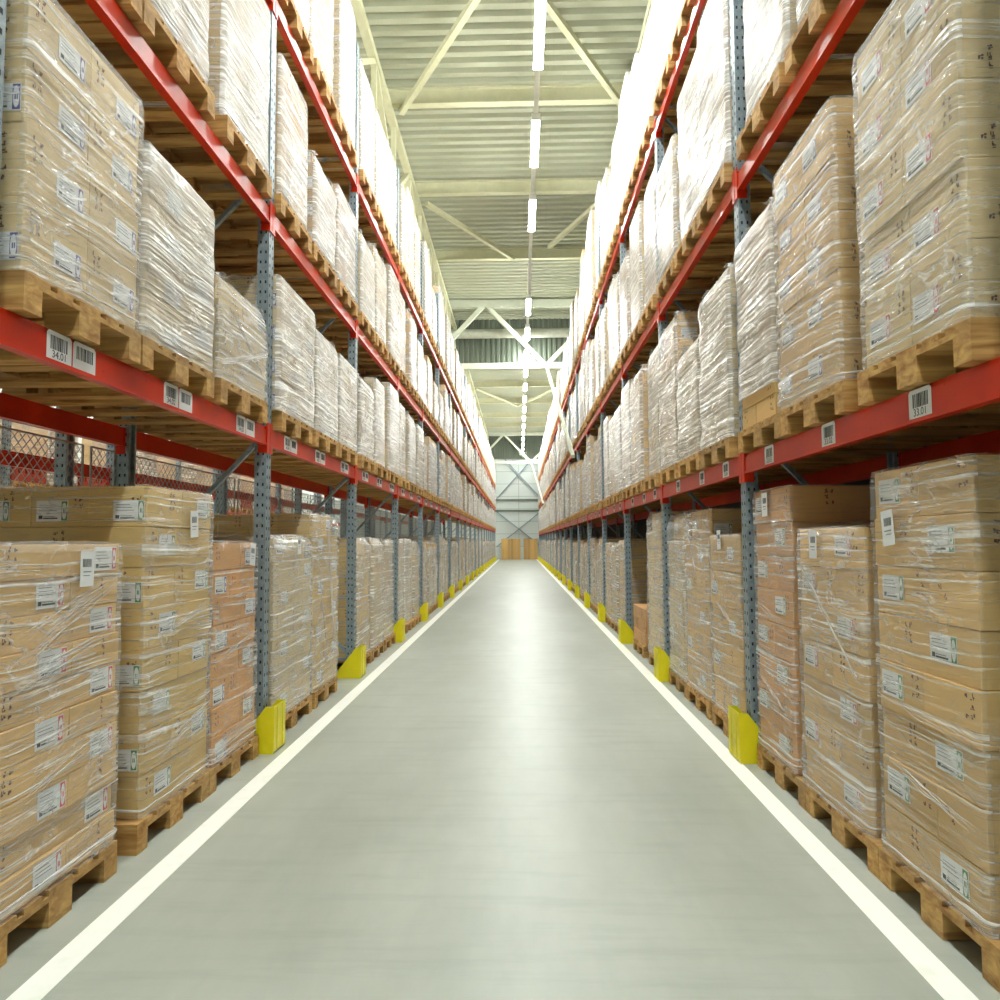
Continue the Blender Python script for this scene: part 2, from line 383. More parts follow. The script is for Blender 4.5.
def sticker(txt, s, seed, top=True):
    # location label on a beam: white card, bent top edge, barcode, number; on the plane x=0 facing the aisle (-s)
    r = random.Random(seed); b = MB(); w, h = .155, .105
    fx = lambda d: -s*d
    b.box(0, fx(.0012), -w/2, w/2, -h/2, h/2)
    b.prism([(-w/2, h/2), (w/2, h/2), (w/2-.012, h/2+.012), (-w/2+.012, h/2+.012)], 'x', 0, fx(.0012))
    y = -w/2+.022
    while y < w/2-.026:
        k = r.choice((.003, .005, .008)); b.box(fx(.0012), fx(.0018), y, y+k, -.008, h/2-.006, 1); y += k+r.choice((.003, .004, .006))
    if txt:
        v, f = text_mesh(txt, .042); i = len(b.v)
        for q in v: b.v.append((fx(.0016+q[2]), (q[0] if s < 0 else -q[0]), q[1]-h/2+.012))
        for q in f: b.face([i+k for k in q], 1)
    return b.mesh('location_label', ['label', 'black'])
def frame_brace(s, h, D_):
    b = MB(); z = .25; k = 0; x0, x1 = s*.07, s*(D_-.07)
    while z+1.0 < h:
        b.bar((x0, 0, z if k % 2 == 0 else z+1.0), (x1, 0, z+1.0 if k % 2 == 0 else z), .035, .03); z += 1.0; k += 1
    b.bar((x0, 0, .2), (x1, 0, .2), .035, .03); b.bar((x0, 0, h-.3), (x1, 0, h-.3), .035, .03)
    return b.mesh('brace', ['steel'])
for s, X in ((-1, XL), (1, XR)):
    H = 7.3 if s < 0 else 7.7
    rack = thing('pallet_rack', 'grey and red pallet rack with %s barcode cards, along the aisle on the %s' % (('paired', 'left') if s < 0 else ('single', 'right')), 'rack', (X, POST[s], 0))
    um, ur, br = upright_mesh(H, s), upright_mesh(H, -s), frame_brace(s, H, DEPTH)
    bm_, rm = beam_mesh(s), beam_mesh(-s)
    for k in range(NB+1):
        link('upright', um, rack, (0, k*PITCH, 0))
        if k < 14: link('upright', ur, rack, (s*DEPTH, k*PITCH, 0)); link('brace', br, rack, (0, k*PITCH, 0))
    for lv in range(3):
        for k in range(NB):
            bo = link('beam', bm_, rack, (0, k*PITCH, BEAM[s][lv]))
            if lv == 0 and k < 6:
                spots = {-1: [(.20+.28, '34.01'), (.20+.28+.165, '')], 1: [(.62, '33.01')]}[s]
                base = {-1: ([.42, 1.28, 2.2], ['34.01', '34.02', '34.03']), 1: ([.40, 1.10, 2.0], ['33.01', '33.02', '33.03'])}[s]
                for j, (yy, tx) in enumerate(zip(*base)):
                    yy = yy if k else {-1: [.40, 1.32, 2.27], 1: [.60, 1.42, 2.27]}[s][j]
                    num = '%d.%02d' % ((34 if s < 0 else 33), k*3+j+1)
                    link('location_label', sticker(num, s, k*9+j), bo, (-s*.0005, yy, -.071))
                    if s < 0: link('location_label', sticker('', s, k*9+j+50), bo, (-s*.0005, yy+.165, -.071))
        for k in range(9 if lv < 2 else 6): link('beam', rm, rack, (s*DEPTH, k*PITCH, BEAM[s][lv]))
    # yellow foot guards
    g = MB(); hh = .33; wa, wb = -.06, .19
    g.box(0, s*.006, wa, wb, .012, hh); g.box(s*-.005, s*.002, wa+.06, wa+.075, .02, hh-.01); g.box(s*-.005, s*.002, wb-.075, wb-.06, .02, hh-.01)
    for y0_, y1_ in ((wa, wa+.006), (wb-.006, wb)):
        g.prism([(s*.006, 0), (s*.30, 0), (s*.30, .03), (s*.06, hh), (s*.006, hh)], 'y', y0_, y1_)
    gm = g.mesh('post_guard', ['yellow'])
    for k in range(1, NB+1):
        o = link('post_guard', gm, None, (X-s*.085, POST[s]+k*PITCH, 0))
        tag(o, 'yellow steel guard on the floor around the %s upright of the %s' % (ORD[k] if k < 20 else 'last', NAME[s]), 'post guard', 'yellow guards along the %s' % NAME[s])

# ------------------------------------------------------------------ pallets
def pallet_parts(s, W=.8, L=1.2):
    # local: x from 0 (aisle side) inward s*x to L; y 0..W; bottom z=0, top .144
    deck = MB(); n_ = 5; bw = [.145, .1, .145, .1, .145] if W < .9 else [.145, .13, .145, .13, .145]
    gap = (W-sum(bw))/4; y = 0
    for q in bw: deck.box(0, s*L, y, y+q, .122, .144); y += q+gap
    for x in (0, (L-.145)/2, L-.145): deck.box(s*x, s*(x+.145), 0, W, .100, .1215)
    blk = MB(); blk.box(0, s*.145, 0, .1, .022, .0998); blk2 = MB(); blk2.box(0, s*.145, 0, .145, .022, .0998)
    bot = MB(); bot.box(0, s*L, 0, .1, 0, .0218); bot2 = MB(); bot2.box(0, s*L, 0, .145, 0, .0218)
    return (deck, blk, blk2, bot, bot2)
PAL = {}
def pallet(x, y, z, s, label, group, W=.8, detail=False, L=1.2):
    key = (s, W, detail)
    if key not in PAL:
        pp = pallet_parts(s, W, L)
        if detail: PAL[key] = [q.mesh(nm, ['wood']) for q, nm in zip(pp, ('deck', 'block', 'block', 'bottom_board', 'bottom_board'))]
        else:
            b = MB(); spots = []
            def add(q, dx, dy):
                i = len(b.v); b.v += [(v[0]+dx, v[1]+dy, v[2]) for v in q.v]; [b.face([i+k for k in f]) for f in q.f]
            add(pp[0], 0, 0)
            for yy, a, c in ((0, 1, 3), ((W-.145)/2, 2, 4), (W-.1, 1, 3)):
                add(pp[c], 0, yy)
                for xx in (0, (L-.145)/2, L-.145): add(pp[a], s*xx, yy)
            PAL[key] = b.mesh('pallet', ['wood'])
    z += .0015
    if not detail:
        return tag(link('pallet', PAL[key], None, (x, y, z)), label, 'pallet', group)
    t = thing('pallet', label, 'pallet', (x, y, z), group); m = PAL[key]
    link('deck', m[0], t)
    for yy, a, c in ((0, 1, 3), ((W-.145)/2, 2, 4), (W-.1, 1, 3)):
        link('bottom_board', m[c], t, (0, yy, 0))
        for xx in (0, (L-.145)/2, L-.145): link('block', m[a], t, (s*xx, yy, 0))
    return t

# ------------------------------------------------------------------ cartons, labels, film
CART = {}
def carton_mesh(w, d, h, s, var):
    # local: x 0..s*d inward, y 0..w, z 0..h ; marks on aisle face (x=0) and near face (y=0)
    key = (round(w, 3), round(d, 3), round(h, 3), s, var)
    if key in CART: return CART[key]
    r = random.Random(str(key)); me = D.meshes.new('carton'); bm = bmesh.new()
    bmesh.ops.create_cube(bm, size=1)
    for v in bm.verts:
        v.co = Vector(((v.co.x+.5)*d*s, (v.co.y+.5)*w, (v.co.z+.5)*h))
    bmesh.ops.recalc_face_normals(bm, faces=bm.faces)
    bmesh.ops.bevel(bm, geom=list(bm.edges), offset=.004, segments=2, affect='EDGES', profile=.6)
    def quad(p, m):
        f = bm.faces.new([bm.verts.new(q) for q in p]); f.material_index = m
    def glyphs(face, u0, z0):
        for row in range(3):
            for c_ in range(2):
                if r.random() < .2: continue
                u = u0+c_*.034; z = z0-row*.034
                for _ in range(5):
                    a = u+r.uniform(-.004, .012); zz = z+r.uniform(-.006, .01); ww, hh = r.choice(((.011, .004), (.004, .013), (.008, .008)))
                    if face == 'f': quad([(-s*.0012, a, zz), (-s*.0012, a+ww, zz), (-s*.0012, a+ww, zz+hh), (-s*.0012, a, zz+hh)], 1)
                    else: quad([(s*a, -.0012, zz), (s*(a+ww), -.0012, zz), (s*(a+ww), -.0012, zz+hh), (s*a, -.0012, zz+hh)], 1)
    if w > .25: glyphs('f', w*r.choice((.08, .1, .62)), h*.82)
    if d > .25: glyphs('n', d*r.choice((.12, .3, .7)), h*.82)
    # tape run on the near face and the lid line
    quad([(s*.004, -.0008, h*.5-.001), (s*(d-.004), -.0008, h*.5-.001), (s*(d-.004), -.0008, h*.5), (s*.004, -.0008, h*.5)], 1) if var == 2 else None
    if var == 2: glyphs('n', d*.12, h*.36)
    bm.to_mesh(me); bm.free()
    me.materials.append(M['kraft']); me.materials.append(M['print'])
    CART[key] = me; return me
LAB = {}
def label_mesh(colour, face, s, w=.17, h=.105):
    key = (colour, face, s, w)
    if key in LAB: return LAB[key]
    r = random.Random(str(key)); b = MB()
    def rect(u0, u1, z0, z1, lift, m):
        if face == 'f': b.box(-s*lift*.2, -s*lift, u0, u1, z0, z1, m)
        else: b.box(s*u0, s*u1, -lift*.2, -lift, z0, z1, m)
    # on the aisle face u runs away from the camera; the colour block sits at the reader's right end
    flip = (face == 'f' and s > 0) or (face == 'n' and s < 0)
    R_ = (lambda a, c: (w-c, w-a)) if flip else (lambda a, c: (a, c))
    rect(0, w, 0, h, .0016, 0)
    for i in range(3):
        rect(*R_(.014, w*.66-.01*i), h*.5+i*.014, h*.5+i*.014+.003, .0020, 1)
    rect(*R_(.012, .032), .012, .030, .0020, 2); rect(*R_(.036, w*.68), .012, .019, .0020, 2); rect(*R_(.036, w*.6), .024, .027, .0020, 1)
    if colour:
        c = {'r': 3, 'g': 4, 'p': 5}[colour]
        rect(*R_(w*.80, w*.985), .004, h-.004, .0019, c)
        # white oval with a dark numeral in the block
        n_ = 14; ca, cc = R_(w*.80, w*.985); cu = (ca+cc)/2; ru, rz_ = w*.078, h*.40; i = len(b.v)
        for k in range(n_):
            t = 2*PI*k/n_; u = cu+ru*math.cos(t); z = h/2+rz_*math.sin(t)
            b.v.append((-s*.0024, u, z) if face == 'f' else (s*u, -.0024, z))
        b.face([i+k for k in range(n_)], 0)
        rect(cu-.006, cu-.002, h*.4, h*.6, .0027, c); rect(cu+.001, cu+.006, h*.4, h*.6, .0027, c)
    me = b.mesh('shipping_label', ['label', 'ink', 'black', 'lred', 'lgreen', 'lpurple']); LAB[key] = me; return me
def ticket_mesh(face, s):
    key = ('ticket', face, s)
    if key in LAB: return LAB[key]
    b = MB(); w, h = .095, .15
    def rect(u0, u1, z0, z1, lift, m):
        if face == 'f': b.box(-s*lift*.3, -s*lift, u0, u1, z0, z1, m)
        else: b.box(s*u0, s*u1, -lift*.3, -lift, z0, z1, m)
    rect(0, w, 0, h, .002, 0); u = .015
    r = random.Random(5)
    while u < w-.02:
        k = r.choice((.003, .005)); rect(u, u+k, h*.55, h*.78, .0026, 1); u += k+.004
    rect(.02, w-.02, h*.40, h*.43, .0026, 2); rect(.02, w-.03, h*.30, h*.32, .0026, 2)
    LAB[key] = b.mesh('pallet_ticket', ['label', 'black', 'ink']); return LAB[key]

def film_mb(W, H, L, s, seed, step=.06, amp=.006, lip=.12, rope=True, folds=(), sides=True, z0=.0, off=.014, mats=(0, 1, 2), mb=None, dome=0.):
    """Stretch film round a load: local x 0..s*L inward, y 0..W, z z0..H."""
    b = mb or MB(); rc = .018
    path = []  # (x inward, y, nx, ny)
    def seg(p, q, nx, ny):
        n_ = max(2, int(math.dist(p, q)/step))
        for i in range(n_+1): path.append((p[0]+(q[0]-p[0])*i/n_, p[1]+(q[1]-p[1])*i/n_, nx, ny))
    D_ = L
    seg((D_, 0), (rc, 0), 0, -1)
    for k in (1, 2, 3): t = PI/2*k/4; path.append((rc-rc*math.sin(t), rc-rc*math.cos(t), -math.sin(t), -math.cos(t)))
    seg((0, rc), (0, W-rc), -1, 0)
    for k in (1, 2, 3): t = PI/2*k/4; path.append((rc-rc*math.cos(t), W-rc+rc*math.sin(t), -math.cos(t), math.sin(t)))
    seg((rc, W), (D_*.75, W), 0, 1)
    nz = max(3, int((H-z0)/step)); rows = []
    us = [0]
    for a, c in zip(path, path[1:]): us.append(us[-1]+math.dist(a[:2], c[:2]))
    sd = seed*3.7
    for j in range(nz+3):
        row = []
        for (x, y, nx, ny), u in zip(path, us):
            if j <= nz:
                z = z0+(H+.004-z0)*j/nz; q = Vector((u*1.6+z*.5+sd, z*7, sd)); q2 = Vector((u*9+sd, z*11, sd*.3))
                d = off+amp*(noise.noise(q)*1.0+noise.noise(q2)*.5)
                d = max(d, .0045) if j < nz else .006
                if dome: d -= dome*max(0., (z-(H-.16))/.16)**2*(1 if nx else .8)
                X, Y, Z = x+nx*d, y+ny*d, z
                if j == nz: Z += amp*.8*noise.noise(Vector((u*7+sd, 3, 1)))
            else:
                k = (j-nz)/2.*lip; q = Vector((u*8+sd, k*20, 7))
                k += dome*.9
                X = x-nx*k if nx else x; Y = y-ny*k if ny else y
                Z = H+.006+abs(noise.noise(q))*amp*2.6
                X = min(max(X, .01), D_); Y = min(max(Y, .005), W-.005)
            row.append(len(b.v)); b.v.append((s*X, Y, Z))
        rows.append(row)
    for j in range(len(rows)-1):
        for i in range(len(path)-1):
            h0, h1 = j*(H-z0)/nz, (j+1)*(H-z0)/nz
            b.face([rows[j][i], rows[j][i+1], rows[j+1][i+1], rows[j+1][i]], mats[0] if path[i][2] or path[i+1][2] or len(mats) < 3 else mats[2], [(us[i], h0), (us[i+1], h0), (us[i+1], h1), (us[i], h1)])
    r = random.Random(seed)
    if rope:  # gathered hem round the foot of the load
        pts = [(s*(x+nx*(.013+.006*noise.noise(Vector((u*4, sd, 0))))), y+ny*.013, z0+.045+.012*noise.noise(Vector((u*5+sd, 1, 2)))) for (x, y, nx, ny), u in zip(path, us)]
        b.tube(pts, [.004+.006*abs(noise.noise(Vector((u*6, sd, 4)))) for u in us], 6, mats[1])
    for (y0, za, y1, zb, wd, nr) in folds:   # gathered strips pulled across the aisle face
        if nr == 0:                          # one flat crumpled band
            n_ = 24; cols = 6; idx = []
            for i in range(n_+1):
                t = i/n_; row = []
                for c in range(cols+1):
                    o = (c/cols-.5)*wd*(.45+.55*abs(math.sin(t*2.4+.4)))
                    row.append(len(b.v)); b.v.append((-s*(.02+.007*noise.noise(Vector((t*9, c*.9, sd)))), y0+(y1-y0)*t+o*.5, za+(zb-za)*t+o+.008*noise.noise(Vector((t*8, c, sd)))))
                idx.append(row)
            for i in range(n_):
                for c in range(cols):
                    b.face([idx[i][c], idx[i][c+1], idx[i+1][c+1], idx[i+1][c]], mats[1], [(i*.03, c*.01), (i*.03, c*.01+.01), (i*.03+.03, c*.01+.01), (i*.03+.03, c*.01)])
            continue
        for k in range(nr*2):
            m_ = nr*2; o = (k-(m_-1)/2)*wd/(m_-1)
            ts, te = r.uniform(0, .25), r.uniform(.75, 1.); pts = []; rad = []; w0 = r.uniform(.0012, .003)
            for i in range(19):
                t = ts+(te-ts)*i/18; fan = .35+.65*(1-t)
                pts.append((-s*(.017+.004*noise.noise(Vector((t*5, k, sd)))), y0+(y1-y0)*t, za+(zb-za)*t+o*fan+.014*noise.noise(Vector((t*4, k*3.1, sd)))))
                rad.append(.0004+w0*math.sin(PI*i/18)*(.6+.8*abs(noise.noise(Vector((t*7, k*1.7, sd))))))
            b.tube(pts, rad, 5, mats[1])
    return b

KR = {'tan': rgb(230, 190, 124), 'olive': rgb(224, 190, 116), 'orange': rgb(228, 170, 104), 'grey': rgb(216, 194, 148), 'cream': rgb(230, 204, 152), 'pink': rgb(220, 184, 132)}
def layer_plan(style, H, r):
    out = []; z = 0; k = 0
    h0 = {'pair': .262, 'thin': .142, 'mid': .208, 'big': .27, 'slim': .128, 'tall': .165}[style]
    n_ = max(2, round(H/h0)); h = H/n_
    for k in range(n_):
        if style in ('thin', 'slim'): fs = [1.] if k % 2 else [.56, .44]; ss = [.5, .5] if k % 2 else [1.]
        elif style == 'pair': fs = [.5, .5]; ss = [.5, .5]
        elif style == 'mid': fs = [[1.], [.42, .58], [1.], [.5, .5]][k % 4]; ss = [.25]*4 if k % 2 else [.5, .5]
        elif style == 'tall': fs = [.62, .38] if k % 2 else [.38, .62]; ss = [.5, .5] if k % 2 else [.34, .33, .33]
        else: fs = [.5, .5] if k % 2 else [1.]; ss = [.5, .5]
        out.append((h, fs, ss, k))
    return out

LOADN = 0
def wrapped_load(x, y, z, s, W, H, label, group, style='thin', tint='tan', cover=.3, streak=.5, lab=None, detail=2, amp=.006, folds=(), ticket=None, L=1.2, rope=True, side_lab=None, z0=0.):
    """A film-wrapped block of cartons, base at z, aisle face at x."""
    global LOADN; LOADN += 1; seed = LOADN; r = random.Random(seed)
    t = thing('wrapped_load', label, 'wrapped load', (x, y, z+.0025), group)
    dome = .045 if amp > .0115 else 0.
    col = KR[tint]; zz = 0; plan = layer_plan(style, H, r)
    for (h, fs, ss, k) in plan:
        yy = 0; top = k == len(plan)-1
        jx = r.uniform(0, .016) if dome == 0 else r.uniform(0, .01); dm = dome if top else 0; jx += dm
        W_ = W-2*dm; jy = r.uniform(-.005, .005)
        for i, f in enumerate(fs):
            w = W_*f; d = L*ss[0]; jt = r.uniform(.92, 1.05); tint_ = tuple(c*jt for c in col[:3])+(1,)
            c = link('carton', carton_mesh(w-.003, d-.003, h-.002, s, 2 if style == 'pair' else k % 2), t, (s*jx, yy+.0015+dm+jy, zz), r.uniform(-.006, .006), tint_)
            if lab and detail >= 2:
                last = i == len(fs)-1
                if style in ('thin', 'slim', 'tall'): put = last if k % 2 else i == 0
                else: put = last if k % 2 else i == 0
                if style == 'pair': put = True
                if put and (style != 'slim' or k % 2 == 0 or r.random() < .6):
                    u = (w-.03-.17) if (k % 2 or style in ('thin', 'slim', 'pair')) else w*.18
                    link('shipping_label', label_mesh(lab, 'f', s), c, (-s*.0012, max(.01, u+r.uniform(-.02, .01)), h*.12 if h < .18 else h*.3))
            if side_lab and i == 0 and detail >= 2 and k % 2 == side_lab[1] and d > .22:
                link('shipping_label', label_mesh(side_lab[0], 'n', s, .16), c, (s*.012, -.0012, h*.14))
            yy += w
        xx = L*ss[0]
        for j, q in enumerate(ss[1:]):   # the rest of the layer behind the aisle row
            w = W_*fs[0]; d = L*q
            if detail >= 2 or top:
                c = link('carton', carton_mesh(w-.003, d-.003, h-.002, s, 2 if style == 'pair' else (k+j) % 2), t, (s*xx, .0015+dm+jy, zz), r.uniform(-.004, .004), tint_)
                if side_lab and k % 2 == side_lab[1] and d > .22 and detail >= 2:
                    link('shipping_label', label_mesh(side_lab[0], 'n', s, .16), c, (s*(d-.19), -.0012, h*.14))
            xx += d
        zz += h
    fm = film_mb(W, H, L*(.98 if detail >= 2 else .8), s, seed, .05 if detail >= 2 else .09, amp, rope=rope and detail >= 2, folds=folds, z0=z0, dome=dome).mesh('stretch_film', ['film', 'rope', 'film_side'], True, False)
    link('stretch_film', fm, t, color=(cover, streak, 0, 1))
    if ticket:
        ty, tz = ticket
        o = link('pallet_ticket', ticket_mesh('f', s), t, (-s*.024, ty, tz))
        o.rotation_euler = (r.uniform(-.12, .12), 0, 0)
    return t

FAR = {}
def far_load_mesh(var, s, L=1.2):
    key = (var, s)
    if key in FAR: return FAR[key]
    r = random.Random(var*11+s); b = MB(); W, H = .82, 1.0
    n_ = r.choice((5, 6, 7, 8)); h = H/n_
    for k in range(n_):
        fs = r.choice(([1.], [.5, .5], [.55, .45])) ; yy = 0
        for f in fs:
            o = r.uniform(0, .012); b.box(s*o, s*L, yy+.002, yy+W*f-.002, k*h, k*h+h-.006, 0); 
            if r.random() < .45: b.box(-s*(.001-o), s*o, yy+W*f*.45, yy+W*f*.45+.15, k*h+h*.2, k*h+h*.75, 2)
            yy += W*f
    film_mb(W, H, L*.8, s, var+40, .10, .012 if var % 3 else .02, rope=False, mats=(1, 1, 3), mb=b, dome=.05 if var % 2 else 0)
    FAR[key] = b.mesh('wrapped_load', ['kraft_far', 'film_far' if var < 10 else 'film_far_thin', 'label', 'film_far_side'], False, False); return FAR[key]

POSW = ['first', 'middle', 'last']
def lab_text(desc, s, lv, bay, pos):
    return '%s %s, %s, %s bay, %s place' % (desc, LEV[lv], NAME[s], ORD[bay], POSW[pos])
def grp(what, s, lv): return '%s %s of the %s' % (what, LEV[lv], NAME[s])
def base_z(s, lv): return 0 if lv == 0 else BEAM[s][lv-1]
PH = .1455

# ---- the near loads, measured from the photograph: (y0, width, top height, keyword options)
NEAR = {
 (-1, 0): [
  (2.50, .80, 1.50, dict(desc='brown carton load with red marked labels and fanned film folds', style='thin', tint='tan', cover=.10, streak=.62, lab='r', side_lab=('r', 1), ticket=(.45, 1.17), folds=((.05, .93, .80, 1.22, .14, 6), (.0, .80, .80, .98, .07, 3), (.05, .38, .8, .55, .05, 2)))),
  (3.53, .75, 1.79, dict(desc='tall tan carton load with green marked labels on its shaded side', style='mid', tint='olive', cover=.10, streak=.6, lab='g', side_lab=('g', 1), ticket=(.42, 1.38), folds=((.0, .84, .8, 1.02, .05, 3), (.05, .25, .8, .42, .08, 4)))),
  (4.335, .70, 1.50, dict(desc='orange brown carton load with purple marked labels', style='tall', tint='orange', cover=.08, streak=.5, lab='p', side_lab=('p', 1), ticket=(.5, 1.2), folds=((.02, .62, .7, .74, .05, 3),)))],
 (-1, 1): [
  (5.38, .98, 1.55, dict(desc='pale tan wide carton load in loose film', style='mid', tint='grey', cover=.18, streak=.6, lab='g', side_lab=None, amp=.012, ticket=(.5, 1.25))),
  (6.36, .86, 1.76, dict(desc='taller tan carton load with hanging crumpled film', style='mid', tint='olive', cover=.16, streak=.6, lab='p', side_lab=('p', 0), amp=.016, folds=((.4, 1.5, .7, .35, .10, 0), (.1, 1.2, .5, .1, .04, 2))))],
 (1, 0): [
  (2.55, .70, 1.80, dict(desc='big tan carton load with green marked labels and torn film', style='mid', tint='tan', cover=.08, streak=.5, lab='g', side_lab=None, ticket=(.47, 1.33), folds=((.0, .62, .68, .68, .02, 1), (.0, .33, .66, .42, .04, 2)))),
  (3.36, .76, 1.56, dict(desc='lower tan carton load with one white film streak slanting down', style='mid', tint='tan', cover=.14, streak=.6, lab='r', ticket=(.45, 1.25), amp=.01, folds=((.70, 1.22, .05, .70, .07, 0),))),
  (4.24, .64, 1.82, dict(desc='tall brown carton load with bare near side', style='mid', tint='orange', cover=.12, streak=.55, lab='g', ticket=(.3, 1.5), folds=((.6, .95, .05, .82, .03, 1), (.6, .5, .05, .3, .03, 2))))],
 (1, 1): [
  (5.19, .80, 1.54, dict(desc='tan carton load with a knot of loose film at its corner', style='big', tint='tan', cover=.13, streak=.5, lab='g', ticket=(.4, 1.28), amp=.01, folds=((.76, 1.2, .6, 1.0, .12, 0), (.7, .9, .1, .7, .04, 2)))),
  (6.08, .80, 1.77, dict(desc='tall tan carton load with a film flap hanging down', style='big', tint='tan', cover=.18, streak=.55, lab='g', side_lab=('g', 1), amp=.014, folds=((.72, 1.58, .35, 1.05, .16, 0),))),
  (6.95, .72, 1.76, dict(desc='narrow tan carton load in milky film', style='big', tint='cream', cover=.22, streak=.55, lab='p', amp=.012))],
 (1, 2): [
  (7.98, .9, 1.83, dict(desc='narrow tan carton load with a ragged film top', style='mid', tint='cream', cover=.2, streak=.5, lab=None, amp=.016)),
  (9.2, .9, .62, dict(desc='low load of brown open cartons', style='tall', tint='orange', cover=.03, streak=.2, lab=None))],
 (-1, 'a'): [
  (2.50, .78, 3.62, dict(desc='kraft carton load with purple marked labels under tight streaked film', style='pair', tint='cream', cover=.13, streak=.7, lab='p', side_lab=('p', 0), amp=.005)),
  (3.30, .76, 3.46, dict(desc='creased white film carton load', style='slim', tint='cream', cover=.3, streak=.95, lab='p', amp=.011)),
  (4.20, .80, 3.15, dict(desc='low loosely wrapped pale carton load', style='tall', tint='grey', cover=.18, streak=.6, lab=None, amp=.016, folds=((.02, .10, .78, .34, .07, 0), (.05, .5, .8, .12, .04, 3))))],
 (1, 'a'): [
  (2.42, .72, 3.66, dict(desc='kraft carton load in tight film with printed near side', style='pair', tint='cream', cover=.13, streak=.66, lab='r', side_lab=None, amp=.005)),
  (3.38, .78, 3.64, dict(desc='kraft carton load with a bare brown near side', style='pair', tint='tan', cover=.16, streak=.55, lab='p', amp=.006)),
  (4.24, .625, 3.58, dict(desc='white crumpled film load with its lowest cartons bare', z0=.2, style='slim', tint='tan', cover=.36, streak=.75, lab=None, amp=.018))],
 (-1, 'b'): [
  (5.22, .92, 3.52, dict(desc='white film carton load', style='slim', tint='cream', cover=.3, streak=.9, lab='p', side_lab=('p', 0), amp=.01)),
  (6.2, .76, 3.45, dict(desc='white film carton load with slanting creases', style='slim', tint='cream', cover=.32, streak=.9, lab='p', amp=.012)),
  (7.02, .76, 3.40, dict(desc='white film carton load with labels on its near side', style='slim', tint='cream', cover=.3, streak=.9, lab=None, side_lab=('p', 0), amp=.01))],
 (1, 'b'): [
  (5.12, .80, 3.52, dict(desc='pale wrapped load with open carton ends', style='tall', tint='cream', cover=.3, streak=.9, lab=None, amp=.016)),
  (6.0, .76, 3.25, dict(desc='lower pale wrapped load topped by a bare carton', style='slim', tint='cream', cover=.3, streak=.9, lab=None, amp=.014)),
  (6.84, .80, 3.72, dict(desc='tall pale wrapped load with a white label on its near side', style='big', tint='tan', cover=.3, streak=.9, lab=None, side_lab=('', 0), amp=.016))],
}
XG = {-1: -1.845, 1: 1.575}; XU = {-1: -1.785, 1: 1.508}
rr = random.Random(21)
NLOAD = 0; far_stuff = []; pal_stuff = []
